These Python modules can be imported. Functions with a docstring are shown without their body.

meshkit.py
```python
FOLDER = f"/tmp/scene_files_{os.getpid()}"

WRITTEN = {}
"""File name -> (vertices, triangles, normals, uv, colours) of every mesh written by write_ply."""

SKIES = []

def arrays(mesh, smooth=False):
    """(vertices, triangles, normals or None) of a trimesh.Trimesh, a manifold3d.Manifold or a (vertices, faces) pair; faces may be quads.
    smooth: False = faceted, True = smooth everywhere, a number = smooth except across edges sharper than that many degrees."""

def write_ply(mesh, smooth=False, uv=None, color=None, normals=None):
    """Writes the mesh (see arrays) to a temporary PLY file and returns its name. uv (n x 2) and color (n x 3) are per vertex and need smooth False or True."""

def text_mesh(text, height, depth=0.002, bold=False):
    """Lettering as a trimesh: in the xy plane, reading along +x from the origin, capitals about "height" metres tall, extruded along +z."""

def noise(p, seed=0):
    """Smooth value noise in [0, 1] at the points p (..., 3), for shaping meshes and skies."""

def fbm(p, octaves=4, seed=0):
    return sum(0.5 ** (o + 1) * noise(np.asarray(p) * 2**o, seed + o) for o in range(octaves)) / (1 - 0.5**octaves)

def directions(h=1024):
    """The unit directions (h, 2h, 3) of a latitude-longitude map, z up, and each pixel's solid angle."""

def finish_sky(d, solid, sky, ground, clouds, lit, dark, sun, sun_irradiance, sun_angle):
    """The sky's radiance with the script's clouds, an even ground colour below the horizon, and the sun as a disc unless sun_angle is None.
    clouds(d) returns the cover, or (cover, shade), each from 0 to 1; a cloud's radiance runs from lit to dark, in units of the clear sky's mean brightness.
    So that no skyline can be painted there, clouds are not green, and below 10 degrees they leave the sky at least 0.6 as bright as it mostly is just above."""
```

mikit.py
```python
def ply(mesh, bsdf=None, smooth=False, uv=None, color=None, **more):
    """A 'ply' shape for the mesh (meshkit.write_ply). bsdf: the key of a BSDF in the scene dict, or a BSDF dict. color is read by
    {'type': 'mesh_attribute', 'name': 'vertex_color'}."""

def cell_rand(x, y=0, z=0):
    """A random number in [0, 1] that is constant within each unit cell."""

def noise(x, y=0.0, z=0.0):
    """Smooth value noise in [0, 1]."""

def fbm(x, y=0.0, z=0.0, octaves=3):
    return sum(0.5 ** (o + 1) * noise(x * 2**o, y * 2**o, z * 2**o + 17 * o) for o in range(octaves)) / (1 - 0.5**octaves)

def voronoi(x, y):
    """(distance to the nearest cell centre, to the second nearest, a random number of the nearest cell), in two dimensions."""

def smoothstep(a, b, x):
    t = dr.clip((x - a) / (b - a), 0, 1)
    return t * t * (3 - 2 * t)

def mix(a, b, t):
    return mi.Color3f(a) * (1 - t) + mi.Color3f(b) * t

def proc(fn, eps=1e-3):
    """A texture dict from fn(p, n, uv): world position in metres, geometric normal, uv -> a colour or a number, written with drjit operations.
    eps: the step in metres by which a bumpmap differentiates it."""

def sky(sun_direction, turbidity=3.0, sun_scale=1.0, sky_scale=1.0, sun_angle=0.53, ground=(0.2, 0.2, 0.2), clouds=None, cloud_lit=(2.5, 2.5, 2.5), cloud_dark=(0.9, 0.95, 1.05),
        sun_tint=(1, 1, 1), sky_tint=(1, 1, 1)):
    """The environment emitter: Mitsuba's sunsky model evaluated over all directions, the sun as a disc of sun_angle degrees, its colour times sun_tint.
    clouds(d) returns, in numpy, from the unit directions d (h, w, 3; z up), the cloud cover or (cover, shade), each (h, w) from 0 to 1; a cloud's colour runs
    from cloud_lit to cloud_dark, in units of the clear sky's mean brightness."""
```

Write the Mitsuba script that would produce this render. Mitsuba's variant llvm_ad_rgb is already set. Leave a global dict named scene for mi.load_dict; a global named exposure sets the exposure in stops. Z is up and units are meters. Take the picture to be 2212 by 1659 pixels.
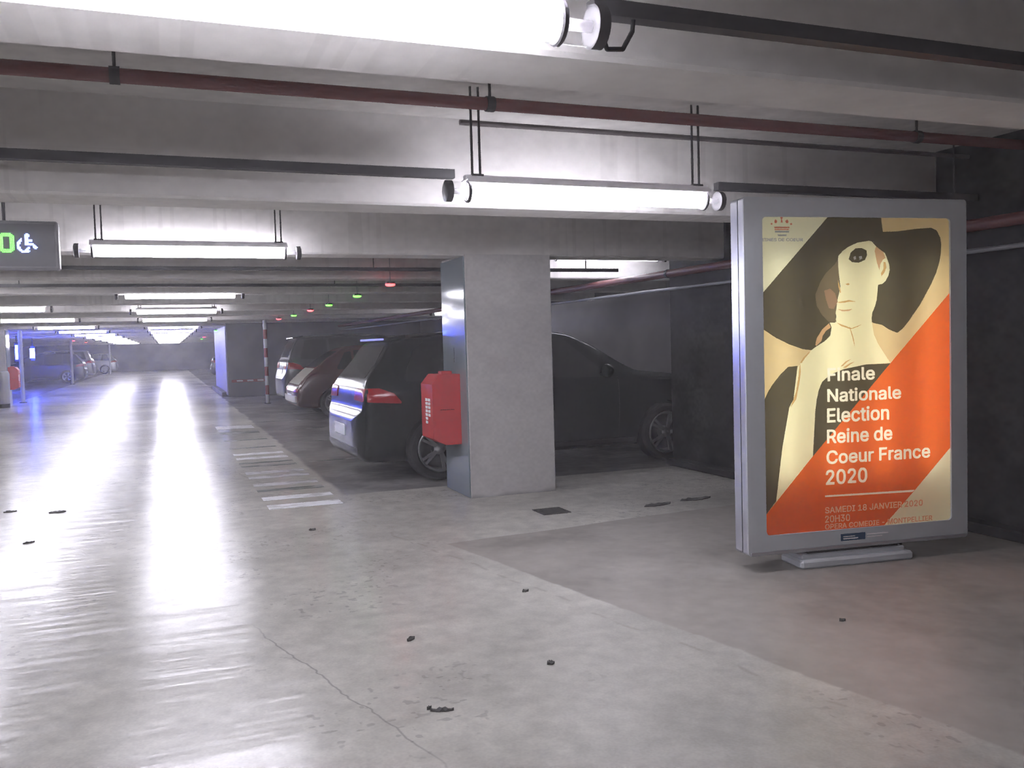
import math, numpy as np, trimesh, mitsuba as mi, drjit as dr, mikit, meshkit
import manifold3d as m3
from shapely.geometry import Polygon, box as sbox, MultiPolygon
from shapely.ops import unary_union

T = mi.ScalarTransform4f
# ---------------------------------------------------------------- camera, exposure
YAW, PITCH, ROLL, CAM_H = math.radians(21.235), math.radians(2.604), math.radians(-1.585), 1.32
_f = np.array([math.sin(YAW) * math.cos(PITCH), math.cos(YAW) * math.cos(PITCH), -math.sin(PITCH)])
_r = np.array([math.cos(YAW), -math.sin(YAW), 0.0])
_u = np.cross(_r, _f)
_up = -math.sin(ROLL) * _r + math.cos(ROLL) * _u
scene, labels = {}, {}
scene['camera'] = {'type': 'perspective', 'fov': math.degrees(2 * math.atan(1106 / 1911.7)), 'fov_axis': 'x', 'near_clip': 0.05, 'far_clip': 500.0,
                   'to_world': T().look_at(origin=[0, 0, CAM_H], target=[float(_f[0]), float(_f[1]), CAM_H + float(_f[2])], up=[float(x) for x in _up])}
exposure = 3.38
TUBE = 5.0                                  # radiance of a fluorescent tube
TUBE_TINT = np.array([0.975, 0.958, 1.075])
GLARE_HAZE = 0.0068                                # thin scattering air added to imitate lens glare, per metre
BLUE = np.array([0.04, 0.06, 1.0])

scene['haze'] = {'type': 'homogeneous', 'albedo': {'type': 'rgb', 'value': [0.96, 0.95, 0.97]}, 'sigma_t': GLARE_HAZE, 'phase': {'type': 'hg', 'g': 0.3}}
scene['camera']['medium'] = {'type': 'ref', 'id': 'haze'}
# ---------------------------------------------------------------- helpers
def new_key(name, parent=None):
    base = f'{parent}__{name}' if parent else name
    key, k = base, 0
    while key in scene or key in labels or any(q.startswith(key + '__') for q in scene):
        k += 1
        key = f'{base}_{k:03d}'
    return key

def thing(name, label, cat, group=None, kind=None):
    key = new_key(name)
    labels[key] = {'label': label, 'category': cat}
    if group: labels[key]['group'] = group
    if kind: labels[key]['kind'] = kind
    return key

def put(name, mesh, mat, parent=None, smooth=False, label=None, cat=None, kind=None, group=None, **more):
    key = new_key(name, parent)
    scene[key] = dict(mesh) if isinstance(mesh, dict) else mikit.ply(mesh, mat, smooth=smooth)
    scene[key].update(more)
    d = {}
    for a, b in (('label', label), ('category', cat), ('kind', kind), ('group', group)):
        if b: d[a] = b
    if d: labels[key] = d
    return key

def cat_(*ms): return trimesh.util.concatenate([m for m in ms])
def tm(man):
    m = man.to_mesh()
    return trimesh.Trimesh(m.vert_properties[:, :3], m.tri_verts, process=False)
def bx(x0, x1, y0, y1, z0, z1, b=0.0):
    if b <= 0:
        m = trimesh.creation.box((x1 - x0, y1 - y0, z1 - z0)); m.apply_translation(((x0 + x1) / 2, (y0 + y1) / 2, (z0 + z1) / 2)); return m
    p = []
    for sx in (0, 1):
        for sy in (0, 1):
            for sz in (0, 1):
                X, Y, Z = (x0, x1)[sx], (y0, y1)[sy], (z0, z1)[sz]
                dx, dy, dz = b * (1 - 2 * sx), b * (1 - 2 * sy), b * (1 - 2 * sz)
                p += [(X + dx, Y + dy, Z), (X + dx, Y, Z + dz), (X, Y + dy, Z + dz)]
    return trimesh.convex.convex_hull(np.array(p))
def cyl(p, q, r, n=16, r2=None, caps=True):
    p, q = np.array(p, float), np.array(q, float)
    d = q - p; L = np.linalg.norm(d); d /= L
    a = np.cross(d, [0, 0, 1] if abs(d[2]) < .9 else [1, 0, 0]); a /= np.linalg.norm(a); b = np.cross(d, a)
    t = np.arange(n) * 2 * np.pi / n
    c = np.cos(t)[:, None] * a + np.sin(t)[:, None] * b
    r2 = r if r2 is None else r2
    v = np.vstack([p + c * r, q + c * r2] + ([[p], [q]] if caps else []))
    i = np.arange(n); j = (i + 1) % n
    f = [np.stack([i, j, j + n], 1), np.stack([i, j + n, i + n], 1)]
    if caps: f += [np.stack([j, i, i * 0 + 2 * n], 1), np.stack([i + n, j + n, i * 0 + 2 * n + 1], 1)]
    m = trimesh.Trimesh(v, np.vstack(f), process=False)
    if m.volume < 0 and caps: m.invert()
    return m
def lathe_x(profile, n=24):
    """profile of (x, r); revolved about the x axis."""
    p = np.array(profile, float); t = np.arange(n) * 2 * np.pi / n
    v = np.stack([np.repeat(p[:, 0], n), np.outer(p[:, 1], np.cos(t)).ravel(), np.outer(p[:, 1], np.sin(t)).ravel()], 1)
    k, i = np.meshgrid(np.arange(len(p) - 1), np.arange(n), indexing='ij'); j = (i + 1) % n
    a, b, c, d = k * n + i, k * n + j, (k + 1) * n + j, (k + 1) * n + i
    return trimesh.Trimesh(v, np.vstack([np.stack([a, b, c], -1).reshape(-1, 3), np.stack([a, c, d], -1).reshape(-1, 3)]), process=False)
def tubepath(pts, r, n=10):
    return cat_(*[cyl(a, b, r, n) for a, b in zip(pts[:-1], pts[1:])])
def tri2d(poly):
    """(points, triangles) of a shapely polygon or multipolygon."""
    V, F, k = [], [], 0
    for g in getattr(poly, 'geoms', [poly]):
        if g.geom_type != 'Polygon' or g.area < 1e-8: continue
        v, f = trimesh.creation.triangulate_polygon(g, engine='earcut')
        V.append(np.asarray(v)); F.append(np.asarray(f) + k); k += len(v)
    return np.vstack(V), np.vstack(F)
def extrude(poly, h):
    return cat_(*[trimesh.creation.extrude_polygon(g, h, engine='earcut') for g in getattr(poly, 'geoms', [poly]) if g.area > 1e-8])

# ---------------------------------------------------------------- materials
N, FBM, SS, MIX = mikit.noise, mikit.fbm, mikit.smoothstep, mikit.mix
def rgb(c): return {'type': 'rgb', 'value': [float(x) for x in c]}
def mat(name, d): scene[name] = d; return name
def pr(name, c, rough=.5, metal=0., spec=.5, **k):
    return mat(name, {'type': 'twosided', 'bsdf': {'type': 'principled', 'base_color': rgb(c) if isinstance(c, (tuple, list, np.ndarray)) else c, 'roughness': rough, 'metallic': metal, 'specular': spec, **k}})

def floor_color(p, n, uv):
    x, y = p.x, p.y
    big = FBM(x * .7, y * .7, 3.0, 4); fine = FBM(x * 14, y * 14, 1.0, 3); mid = FBM(x * 3.1, y * 3.1, 7.0, 3)
    speck = SS(.70, .80, FBM(x * 31, y * 31, 5.0, 2)) * SS(.50, .66, FBM(x * 1.3 + 4, y * 1.3, 2.0, 2))
    c = MIX((.335, .327, .297), (.445, .433, .395), SS(.3, .7, big))
    c = c * (.86 + .28 * fine) * (.92 + .16 * mid) * (.95 + .1 * N(x * 130, y * 130))
    c = MIX(c, (.13, .125, .12), .34 * speck)
    # recoated panel of another tone beside the driving lane
    edge = x - (1.683 - .203 * (y - 5.614)) + .03 * (N(y * 2.2) - .5) + .012 * (N(y * 19, 3.0) - .5)
    top = (5.62 + .095 * (x - 1.683)) - y + .03 * (N(x * 3.0, 9.0) - .5)
    zone = SS(-.012, .012, edge) * SS(-.012, .012, top)
    zc = MIX((.225, .21, .19), (.305, .286, .26), SS(.35, .7, FBM(x * 1.2, y * 1.2, 8.0, 3))) * (.9 + .2 * fine)
    c = MIX(c, zc, .95 * zone)
    scuff = SS(.02, .0, dr.abs(edge + .12 + .05 * N(y * 5, 4.0))) * SS(.45, .6, FBM(x * 9, y * 9, 6.0, 3))
    c = MIX(c, (.22, .20, .17), .35 * scuff)
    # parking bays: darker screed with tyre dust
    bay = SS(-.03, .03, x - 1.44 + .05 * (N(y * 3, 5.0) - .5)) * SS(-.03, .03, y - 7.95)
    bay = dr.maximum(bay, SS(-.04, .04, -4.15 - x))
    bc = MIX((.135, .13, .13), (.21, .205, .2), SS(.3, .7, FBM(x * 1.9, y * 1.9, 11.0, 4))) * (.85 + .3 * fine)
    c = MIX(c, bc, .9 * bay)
    # crack
    cr = dr.abs(x - (.468 + (3.806 - y) * .25) + .03 * (N(y * 6, 2.0) - .5) + .012 * (N(y * 31, 8.0) - .5))
    c = MIX(c, (.16, .155, .15), .55 * SS(.007, .001, cr) * SS(4.6, 4.0, y) * SS(.35, .5, N(y * 2.7, 1.0) + .25))
    return c
def floor_bump(p, n, uv):
    x, y = p.x, p.y
    return .0030 * FBM(x * 1.2, y * 7.0, 2.0, 2) + .0022 * FBM(x * 2.6, y * 17, 4.0, 3)
def floor_rough(p, n, uv):
    x, y = p.x, p.y
    edge = x - (1.683 - .203 * (y - 5.614)); top = (5.62 + .095 * (x - 1.683)) - y
    lane = .16 + .12 * FBM(x * 1.1, y * 1.1, 21.0, 3)
    lane = lane + .16 * SS(.75, 1.9, x + .25 * (FBM(x * 1.5, y * 1.5, 9.0, 2) - .5))
    return lane + .06 * SS(-.02, .02, edge) * SS(-.02, .02, top)
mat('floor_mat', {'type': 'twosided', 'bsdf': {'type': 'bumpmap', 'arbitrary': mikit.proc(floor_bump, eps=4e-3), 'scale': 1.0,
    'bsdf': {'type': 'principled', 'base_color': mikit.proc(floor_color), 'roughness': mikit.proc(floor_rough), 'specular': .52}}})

def concrete(p, n, uv):
    x, y, z = p.x, p.y, p.z
    a = FBM(x * .8, y * 1.4, z * 1.6, 4); b = FBM(x * 17, y * 17, z * 17, 2)
    board = .05 * (mikit.cell_rand(dr.floor(z * 6.5), dr.floor(x * .4), 3.0) - .5)
    c = MIX((.50, .48, .465), (.58, .56, .54), SS(.3, .7, a)) * (.92 + .16 * b + board)
    drip = SS(.62, .75, N(x * 26, 0.0, z * .6)) * SS(.45, .6, FBM(x * 1.1, y * 1.1, 3.0, 2))
    return MIX(c, (.17, .155, .14), .12 * drip)
mat('concrete_mat', {'type': 'twosided', 'bsdf': {'type': 'principled', 'base_color': mikit.proc(concrete), 'roughness': .75, 'specular': .25}})
def slab_color(p, n, uv):
    a = FBM(p.x * .9, p.y * .9, 4.0, 4)
    return MIX((.50, .485, .47), (.58, .56, .54), SS(.3, .7, a)) * (.9 + .2 * FBM(p.x * 15, p.y * 15, 1.0, 2))
mat('slab_mat', {'type': 'twosided', 'bsdf': {'type': 'principled', 'base_color': mikit.proc(slab_color), 'roughness': .8, 'specular': .2}})
def pillar_color(p, n, uv):
    a = FBM(p.x * 2.2, p.y * 2.2, p.z * 2.2, 4); b = FBM(p.x * 40, p.y * 40, p.z * 40, 2)
    c = MIX((.42, .405, .40), (.48, .465, .455), SS(.3, .7, a)) * (.93 + .14 * b)
    scuff = SS(.06, .0, p.z + .05 * N(p.x * 7, p.y * 7)) 
    return MIX(c, (.12, .115, .11), .6 * scuff)
mat('pillar_mat', {'type': 'twosided', 'bsdf': {'type': 'principled', 'base_color': mikit.proc(pillar_color), 'roughness': .7, 'specular': .3}})
def dark_wall(p, n, uv):
    a = FBM(p.x * 1.5, p.y * 1.5, p.z * 1.5, 4)
    return MIX((.020, .022, .023), (.036, .038, .038), SS(.3, .7, a)) * (.85 + .3 * FBM(p.x * 25, p.y * 25, p.z * 25, 2))
mat('dark_wall_mat', {'type': 'twosided', 'bsdf': {'type': 'principled', 'base_color': mikit.proc(dark_wall), 'roughness': .7, 'specular': .25}})
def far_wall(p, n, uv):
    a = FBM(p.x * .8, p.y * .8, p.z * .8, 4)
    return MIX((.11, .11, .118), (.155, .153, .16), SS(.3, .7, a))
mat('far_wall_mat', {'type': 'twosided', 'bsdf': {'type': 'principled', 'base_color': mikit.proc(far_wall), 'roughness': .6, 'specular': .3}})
def worn_white(p, n, uv):
    a = FBM(p.x * 9, p.y * 20, 2.0, 4)
    return MIX((.55, .55, .55), (.80, .81, .84), SS(.30, .5, a))
def faded_white(p, n, uv):
    a = FBM(p.x * 9, p.y * 20, 6.0, 4)
    return MIX((.40, .395, .39), (.62, .62, .64), SS(.34, .54, a))
def worn_dark(p, n, uv):
    a = FBM(p.x * 6, p.y * 20, 4.0, 4)
    return MIX((.09, .11, .095), (.28, .28, .265), SS(.42, .6, a))
pr('stripe_white', mikit.proc(worn_white), .4); pr('stripe_faded', mikit.proc(faded_white), .4); pr('stripe_dark', mikit.proc(worn_dark), .4)
pr('steel_dark', (.045, .043, .045), .55); pr('pipe_red', (.14, .05, .048), .45); pr('pipe_dark', (.10, .085, .085), .5); pr('pipe_grey', (.20, .21, .22), .4)
pr('black_rubber', (.016, .016, .017), .75, spec=.3); pr('black_plastic', (.02, .02, .022), .4)
pr('frame_grey', (.47, .49, .51), .35, .0, .5); pr('alu', (.55, .56, .60), .25, .85); pr('white_metal', (.78, .76, .79), .35)
pr('box_white', (.88, .88, .86), .6); pr('cap_grey', (.05, .048, .05), .45); pr('chrome', (.75, .75, .77), .12, 1.0)
pr('red_plastic', (.46, .045, .045), .35); pr('white_print', (.75, .72, .73), .5); pr('dark_blue_print', (.035, .07, .13), .4)
pr('panel_paint', (.19, .225, .245), .09, spec=.3); pr('lavender_panel', (.30, .30, .46), .5, spec=.3)
pr('paint_black', (.007, .010, .010), .18, spec=.3, clearcoat=.25, clearcoat_gloss=.97)
pr('paint_maroon', (.055, .012, .010), .2, spec=.5, clearcoat=1.0, clearcoat_gloss=.95)
pr('paint_charcoal', (.02, .021, .025), .2, spec=.5, clearcoat=1.0, clearcoat_gloss=.95)
pr('paint_silver', (.42, .42, .44), .25, .5, clearcoat=1.0, clearcoat_gloss=.95)
pr('paint_grey', (.16, .16, .17), .25, .4, clearcoat=1.0, clearcoat_gloss=.95)
pr('car_glass', (.012, .014, .014), .05, spec=.6); pr('tail_red', (.24, .008, .010), .14, spec=.4, clearcoat=.3); pr('alloy', (.42, .42, .43), .28, .8)
pr('tail_amber', (.45, .14, .04), .2); pr('plate_white', (.72, .74, .80), .3); pr('reflection_cream', (.46, .45, .40), .22, spec=.7, clearcoat=1.0)
pr('post_red', (.20, .04, .04), .45); pr('post_white', (.36, .36, .38), .35); pr('wire', (.02, .02, .02), .5); pr('iron', (.05, .048, .045), .6)
pr('sign_grey', (.2, .2, .21), .5); pr('sign_screen', (.15, .15, .16), .5)
mat('clear_cover', {'type': 'thindielectric', 'int_ior': 1.49})
mat('black_emit', {'type': 'diffuse', 'reflectance': rgb((.6, .6, .6))})
def area(c, w=1.0): return {'type': 'area', 'radiance': rgb(c), 'sampling_weight': float(w)}

# ---------------------------------------------------------------- the setting
Y_END = 74.0
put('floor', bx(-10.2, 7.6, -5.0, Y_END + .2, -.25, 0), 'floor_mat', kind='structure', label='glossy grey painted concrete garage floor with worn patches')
put('ceiling', bx(-10.2, 7.6, -5.0, Y_END + .2, 2.56, 2.8), 'slab_mat', kind='structure', label='grey concrete garage ceiling crossed by deep downstand beams')
BEAMS = [2.17 + 2.505 * k for k in range(-2, 29)]
beam_mesh = mikit.ply(bx(-10.2, 7.4, 0, .30, 2.08, 2.575, .012), 'concrete_mat')
for yb in BEAMS:
    put('beam', beam_mesh, None, 'ceiling', to_world=T().translate([0, yb, 0]))
put('wall_right', bx(5.0, 5.2, -5.0, 8.18, -.01, 2.57, .01), 'dark_wall_mat', kind='structure', label='dark painted wall behind the illuminated poster panel')
put('kerb', bx(4.86, 5.0, -5.0, 8.1, 0, .07, .012), 'dark_wall_mat', 'wall_right')
put('wall_bay', bx(5.2, 7.4, 8.0, 8.18, -.01, 2.57, .01), 'dark_wall_mat', kind='structure', label='dark return wall at the side of the first parking bay')
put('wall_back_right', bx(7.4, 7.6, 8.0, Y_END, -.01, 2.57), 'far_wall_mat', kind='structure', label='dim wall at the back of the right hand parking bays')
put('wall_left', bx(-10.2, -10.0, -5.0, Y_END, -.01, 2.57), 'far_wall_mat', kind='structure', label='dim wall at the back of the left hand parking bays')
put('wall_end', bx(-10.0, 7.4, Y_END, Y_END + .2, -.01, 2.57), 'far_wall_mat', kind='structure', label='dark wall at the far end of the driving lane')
wf = put('wall_far_block', bx(1.62, 7.4, 26.85, 33.0, -.01, 2.57, .015), 'far_wall_mat', kind='structure', label='projecting block with lavender panels at the edge of the lane')
for k in range(6):
    put('panel', bx(1.585, 1.62, 26.87 + k * 1.02, 26.87 + k * 1.02 + .99, .06, 2.06, .008), 'lavender_panel', wf)
put('kerb', bx(1.45, 1.62, 27.2, 33.0, 0, .14, .01), 'far_wall_mat', wf)
# zebra stripes painted in a narrow column beside the lane
stripes = [(7.53, 7.74, 'stripe_white'), (8.0, 8.19, 'stripe_white'), (8.5, 8.66, 'stripe_dark'), (8.87, 9.05, 'stripe_faded'), (9.43, 9.6, 'stripe_faded'), (9.79, 9.98, 'stripe_faded'),
           (10.4, 10.54, 'stripe_dark'), (10.74, 10.86, 'stripe_dark'), (11.18, 11.37, 'stripe_white'), (11.66, 11.86, 'stripe_white'), (12.48, 12.6, 'stripe_dark'),
           (13.6, 13.75, 'stripe_dark'), (14.75, 15.2, 'stripe_dark'), (15.75, 16.4, 'stripe_faded')]
for a, b, m in stripes:
    put('zebra_stripe', bx(.737, 1.35, a, b, 0, .0015), m, 'floor')
for k, yl in enumerate((10.55, 12.9, 15.05, 16.95, 19.0)):
    put('bay_line', bx(1.5, 6.8, yl - .04, yl + .04, 0, .0012), 'stripe_dark', 'floor')
# ---------------------------------------------------------------- fluorescent lamps
LAMP_L = 1.56
def ring(x, r0, r1, w): return lathe_x([(x - w / 2, r0), (x - w / 2, r1 - .004), (x - w / 2 + .004, r1), (x + w / 2 - .004, r1), (x + w / 2, r1 - .004), (x + w / 2, r0)], 20)
R_T = .043
lamp_parts = {
    'tube': mikit.ply(lathe_x([(-.67, .004), (-.668, .028), (-.66, R_T), (.66, R_T), (.668, .028), (.67, .004)], 16), 'black_emit', smooth=35),
    'sleeve': mikit.ply(lathe_x([(-.755, R_T + .003), (-.67, R_T + .003)], 20), 'clear_cover', smooth=True),
    'sleeve_001': mikit.ply(lathe_x([(.67, R_T + .003), (.755, R_T + .003)], 20), 'clear_cover', smooth=True),
    'holder': mikit.ply(cyl((-.75, 0, 0), (-.672, 0, 0), .014, 10), 'white_metal', smooth=40),
    'holder_001': mikit.ply(cyl((.672, 0, 0), (.75, 0, 0), .014, 10), 'white_metal', smooth=40),
    'end_cap': mikit.ply(lathe_x([(-.785, .002), (-.785, .034), (-.778, R_T + .008), (-.75, R_T + .008), (-.75, .002)], 24), 'cap_grey', smooth=35),
    'end_cap_001': mikit.ply(lathe_x([(.75, .002), (.75, R_T + .008), (.778, R_T + .008), (.785, .034), (.785, .002)], 24), 'cap_grey', smooth=35),
    'clamp_ring': mikit.ply(ring(-.665, R_T + .001, R_T + .01, .016), 'cap_grey', smooth=35),
    'clamp_ring_001': mikit.ply(ring(.665, R_T + .001, R_T + .01, .016), 'cap_grey', smooth=35),
    'housing': mikit.ply(extrude(Polygon([(-.062, .036), (-.058, .036), (-.050, R_T + .010), (.050, R_T + .010), (.058, .036), (.062, .036), (.054, R_T + .016), (.022, R_T + .016), (.022, R_T + .034), (-.022, R_T + .034), (-.022, R_T + .016), (-.054, R_T + .016)]), 1.36).apply_transform(np.array([[0, 0, 1, -.68], [1, 0, 0, 0], [0, 1, 0, 0], [0, 0, 0, 1.0]])), 'white_metal'),
}
def lamp(xc, y, z, label, group=None, top=2.56, gain=1.0, hang=True, w=1.0, far=False):
    t = thing('fluorescent_lamp', label, 'lamp', group)
    tw = T().translate([xc, y, z])
    for n, d in lamp_parts.items():
        if far and n in ('sleeve', 'sleeve_001', 'holder', 'holder_001', 'clamp_ring', 'clamp_ring_001'): continue
        d = {**d, 'to_world': tw}
        if n == 'tube': d['emitter'] = area(TUBE * gain * TUBE_TINT, w)
        scene[f'{t}__{n}'] = d
    if hang:
        for sx in (-.62, .62):
            put('hanger', cat_(cyl((xc + sx - .02, y, z + R_T + .03), (xc + sx - .02, y, top), .006, 6), cyl((xc + sx + .02, y, z + R_T + .03), (xc + sx + .02, y, top), .006, 6),
                               bx(xc + sx - .03, xc + sx + .03, y - .024, y + .024, z + R_T + .03, z + R_T + .04)), 'steel_dark', t)
    return t
lamp(.212, 1.90, 2.06, 'large glaring fluorescent tube at the top edge, its ringed end towards the right', gain=1.25)
lamp(2.05, 4.08, 2.058, 'fluorescent tube above and left of the poster panel, on the dark rail', gain=1.0)
lamp(.205, 6.93, 2.058, 'long fluorescent tube right of the lit number sign')
GR, GL = 'lamps of the right row over the lane', 'lamps of the left row over the lane'
right_row = [12.25, 17.0, 21.2, 27.3, 32.2, 37.2, 42.2, 47.2, 52.2, 57.2, 62.2, 67.2]
left_row = [-.2, 5.0, 10.35, 15.6, 20.4, 25.9, 30.8, 35.8, 40.8, 45.8, 50.8, 55.8, 60.8, 65.8]
names_r = ['fifth', 'sixth', 'seventh', 'eighth', 'ninth', 'tenth', 'eleventh', 'twelfth']
for k, y in enumerate(right_row):
    lab = ['fluorescent tube just behind and below the long tube beside the number sign', 'second smaller tube of the receding right row over the lane',
           'third smaller tube of the receding right row over the lane', 'fourth smaller tube of the receding right row over the lane'][k] if k < 4 else 'tiny glowing tube near the far end of the right lamp row'
    lamp(.205, y, 2.062, lab, GR if k > 3 else None, w=.8 if k < 4 else .4, far=True)
for k, y in enumerate(left_row):
    lab = {2: 'tube of the left row at the picture edge under the number sign', 3: 'tube of the left row cut off by the left picture edge, above the blue bay', 4: 'second tube of the left row, its left end at the picture edge',
           5: 'third tube of the left row, wholly in view', 6: 'fourth tube of the left row, above the blue lit bay'}.get(k, ('fluorescent tube of the left row beside the viewpoint, outside the picture' if k == 0 else 'fluorescent tube of the left row level with the second beam, outside the picture') if k < 2 else 'tiny glowing tube near the far end of the left lamp row')
    lamp(-2.42, y, 2.062, lab, GL if k > 6 else None, w=.8 if k < 6 else .4, far=True)
lamp(.205, -3.1, 2.062, 'fluorescent tube of the right row behind the viewpoint', w=1.0, far=True)
lamp(6.1, 18.45, 2.02, 'short lit tube in the dark bays, just left of the pillar top', gain=.8, w=.5, far=True)
lamp(4.85, 9.28, 2.30, 'fluorescent tube hidden above the black hatchback by the beam', gain=.4, w=.6)
# ---------------------------------------------------------------- pipes, rails, cables under the ceiling
t = thing('sprinkler_pipe', 'dark red sprinkler pipe hung across the ceiling behind the first beam', 'pipe')
put('pipe', cyl((-9.9, 3.97, 2.452), (4.95, 3.97, 2.452), .03, 14), 'pipe_red', t, smooth=40)
for sx in (-4.2, -.15, 1.47, 4.1):
    put('hanger', cat_(cyl((sx, 3.97, 2.47), (sx, 3.97, 2.56), .007, 8), cyl((sx - .02, 3.97, 2.452), (sx + .02, 3.97, 2.452), .036, 14)), 'steel_dark', t, smooth=40)
put('sprinkler_pipe', cyl((1.46, 4.40, 2.47), (4.99, 4.40, 2.47), .014, 10), 'pipe_dark', smooth=40, label='thin dark pipe running right under the ceiling beside the red pipe', cat='pipe')
t = thing('lamp_rail', 'dark metal rail across the ceiling that carries the lamp by the poster panel', 'rail')
put('rail', cat_(bx(-9.9, 1.40, 4.32, 4.37, 2.168, 2.212), bx(2.98, 4.98, 4.32, 4.37, 2.168, 2.212)), 'steel_dark', t)
for sx in (-6, -2.5, 4.8): put('hanger', cyl((sx, 4.345, 2.21), (sx, 4.345, 2.56), .006, 6), 'steel_dark', t)
t = thing('lamp_rail', 'dark metal rail at top right leading away from the large lamp end', 'rail')
put('rail', cat_(bx(1.02, 4.98, 1.99, 2.035, 2.13, 2.17)), 'steel_dark', t)
put('wire', tubepath([(1.0, 1.92, 2.06), (1.03, 1.95, 2.03), (1.09, 1.98, 2.045), (1.13, 2.0, 2.10), (1.14, 2.01, 2.15)], .006, 8), 'wire', t, smooth=60)
for sx in (4.5,): put('hanger', cyl((sx, 2.01, 2.165), (sx, 2.01, 2.56), .006, 6), 'steel_dark', t)
for y, lab in ((8.95, 'dark rail under the ceiling directly behind the pillar'), (11.2, 'thin dark rail under the ceiling by the nearest red indicator')):
    t = thing('lamp_rail', lab, 'rail')
    put('rail', bx(-9.9, 4.8, y - .02, y + .02, 2.10, 2.135), 'steel_dark', t)
    for sx in (-5, -1.5, 2.0, 4.4): put('hanger', cyl((sx, y, 2.13), (sx, y, 2.56), .006, 6), 'steel_dark', t)
t = thing('service_pipe', 'dull red pipe high along the dark right wall', 'pipe')
put('pipe', cyl((4.88, -4.0, 2.0), (4.88, 26.86, 2.0), .04, 14), 'pipe_red', t, smooth=40)
for yy in (3.0, 5.6, 8.0): put('bracket', cat_(bx(4.90, 4.999, yy - .015, yy + .015, 1.99, 2.01), cyl((4.88, yy - .02, 2.0), (4.88, yy + .02, 2.0), .046, 14)), 'steel_dark', t)
t = thing('service_pipe', 'thin grey pipe below the red pipe on the right wall', 'pipe')
put('pipe', cyl((4.9, -4.0, 1.83), (4.9, 26.86, 1.86), .017, 10), 'pipe_grey', t, smooth=40)
for yy in (3.5, 6.5): put('bracket', bx(4.885, 4.999, yy - .012, yy + .012, 1.82, 1.86), 'steel_dark', t)
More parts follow.
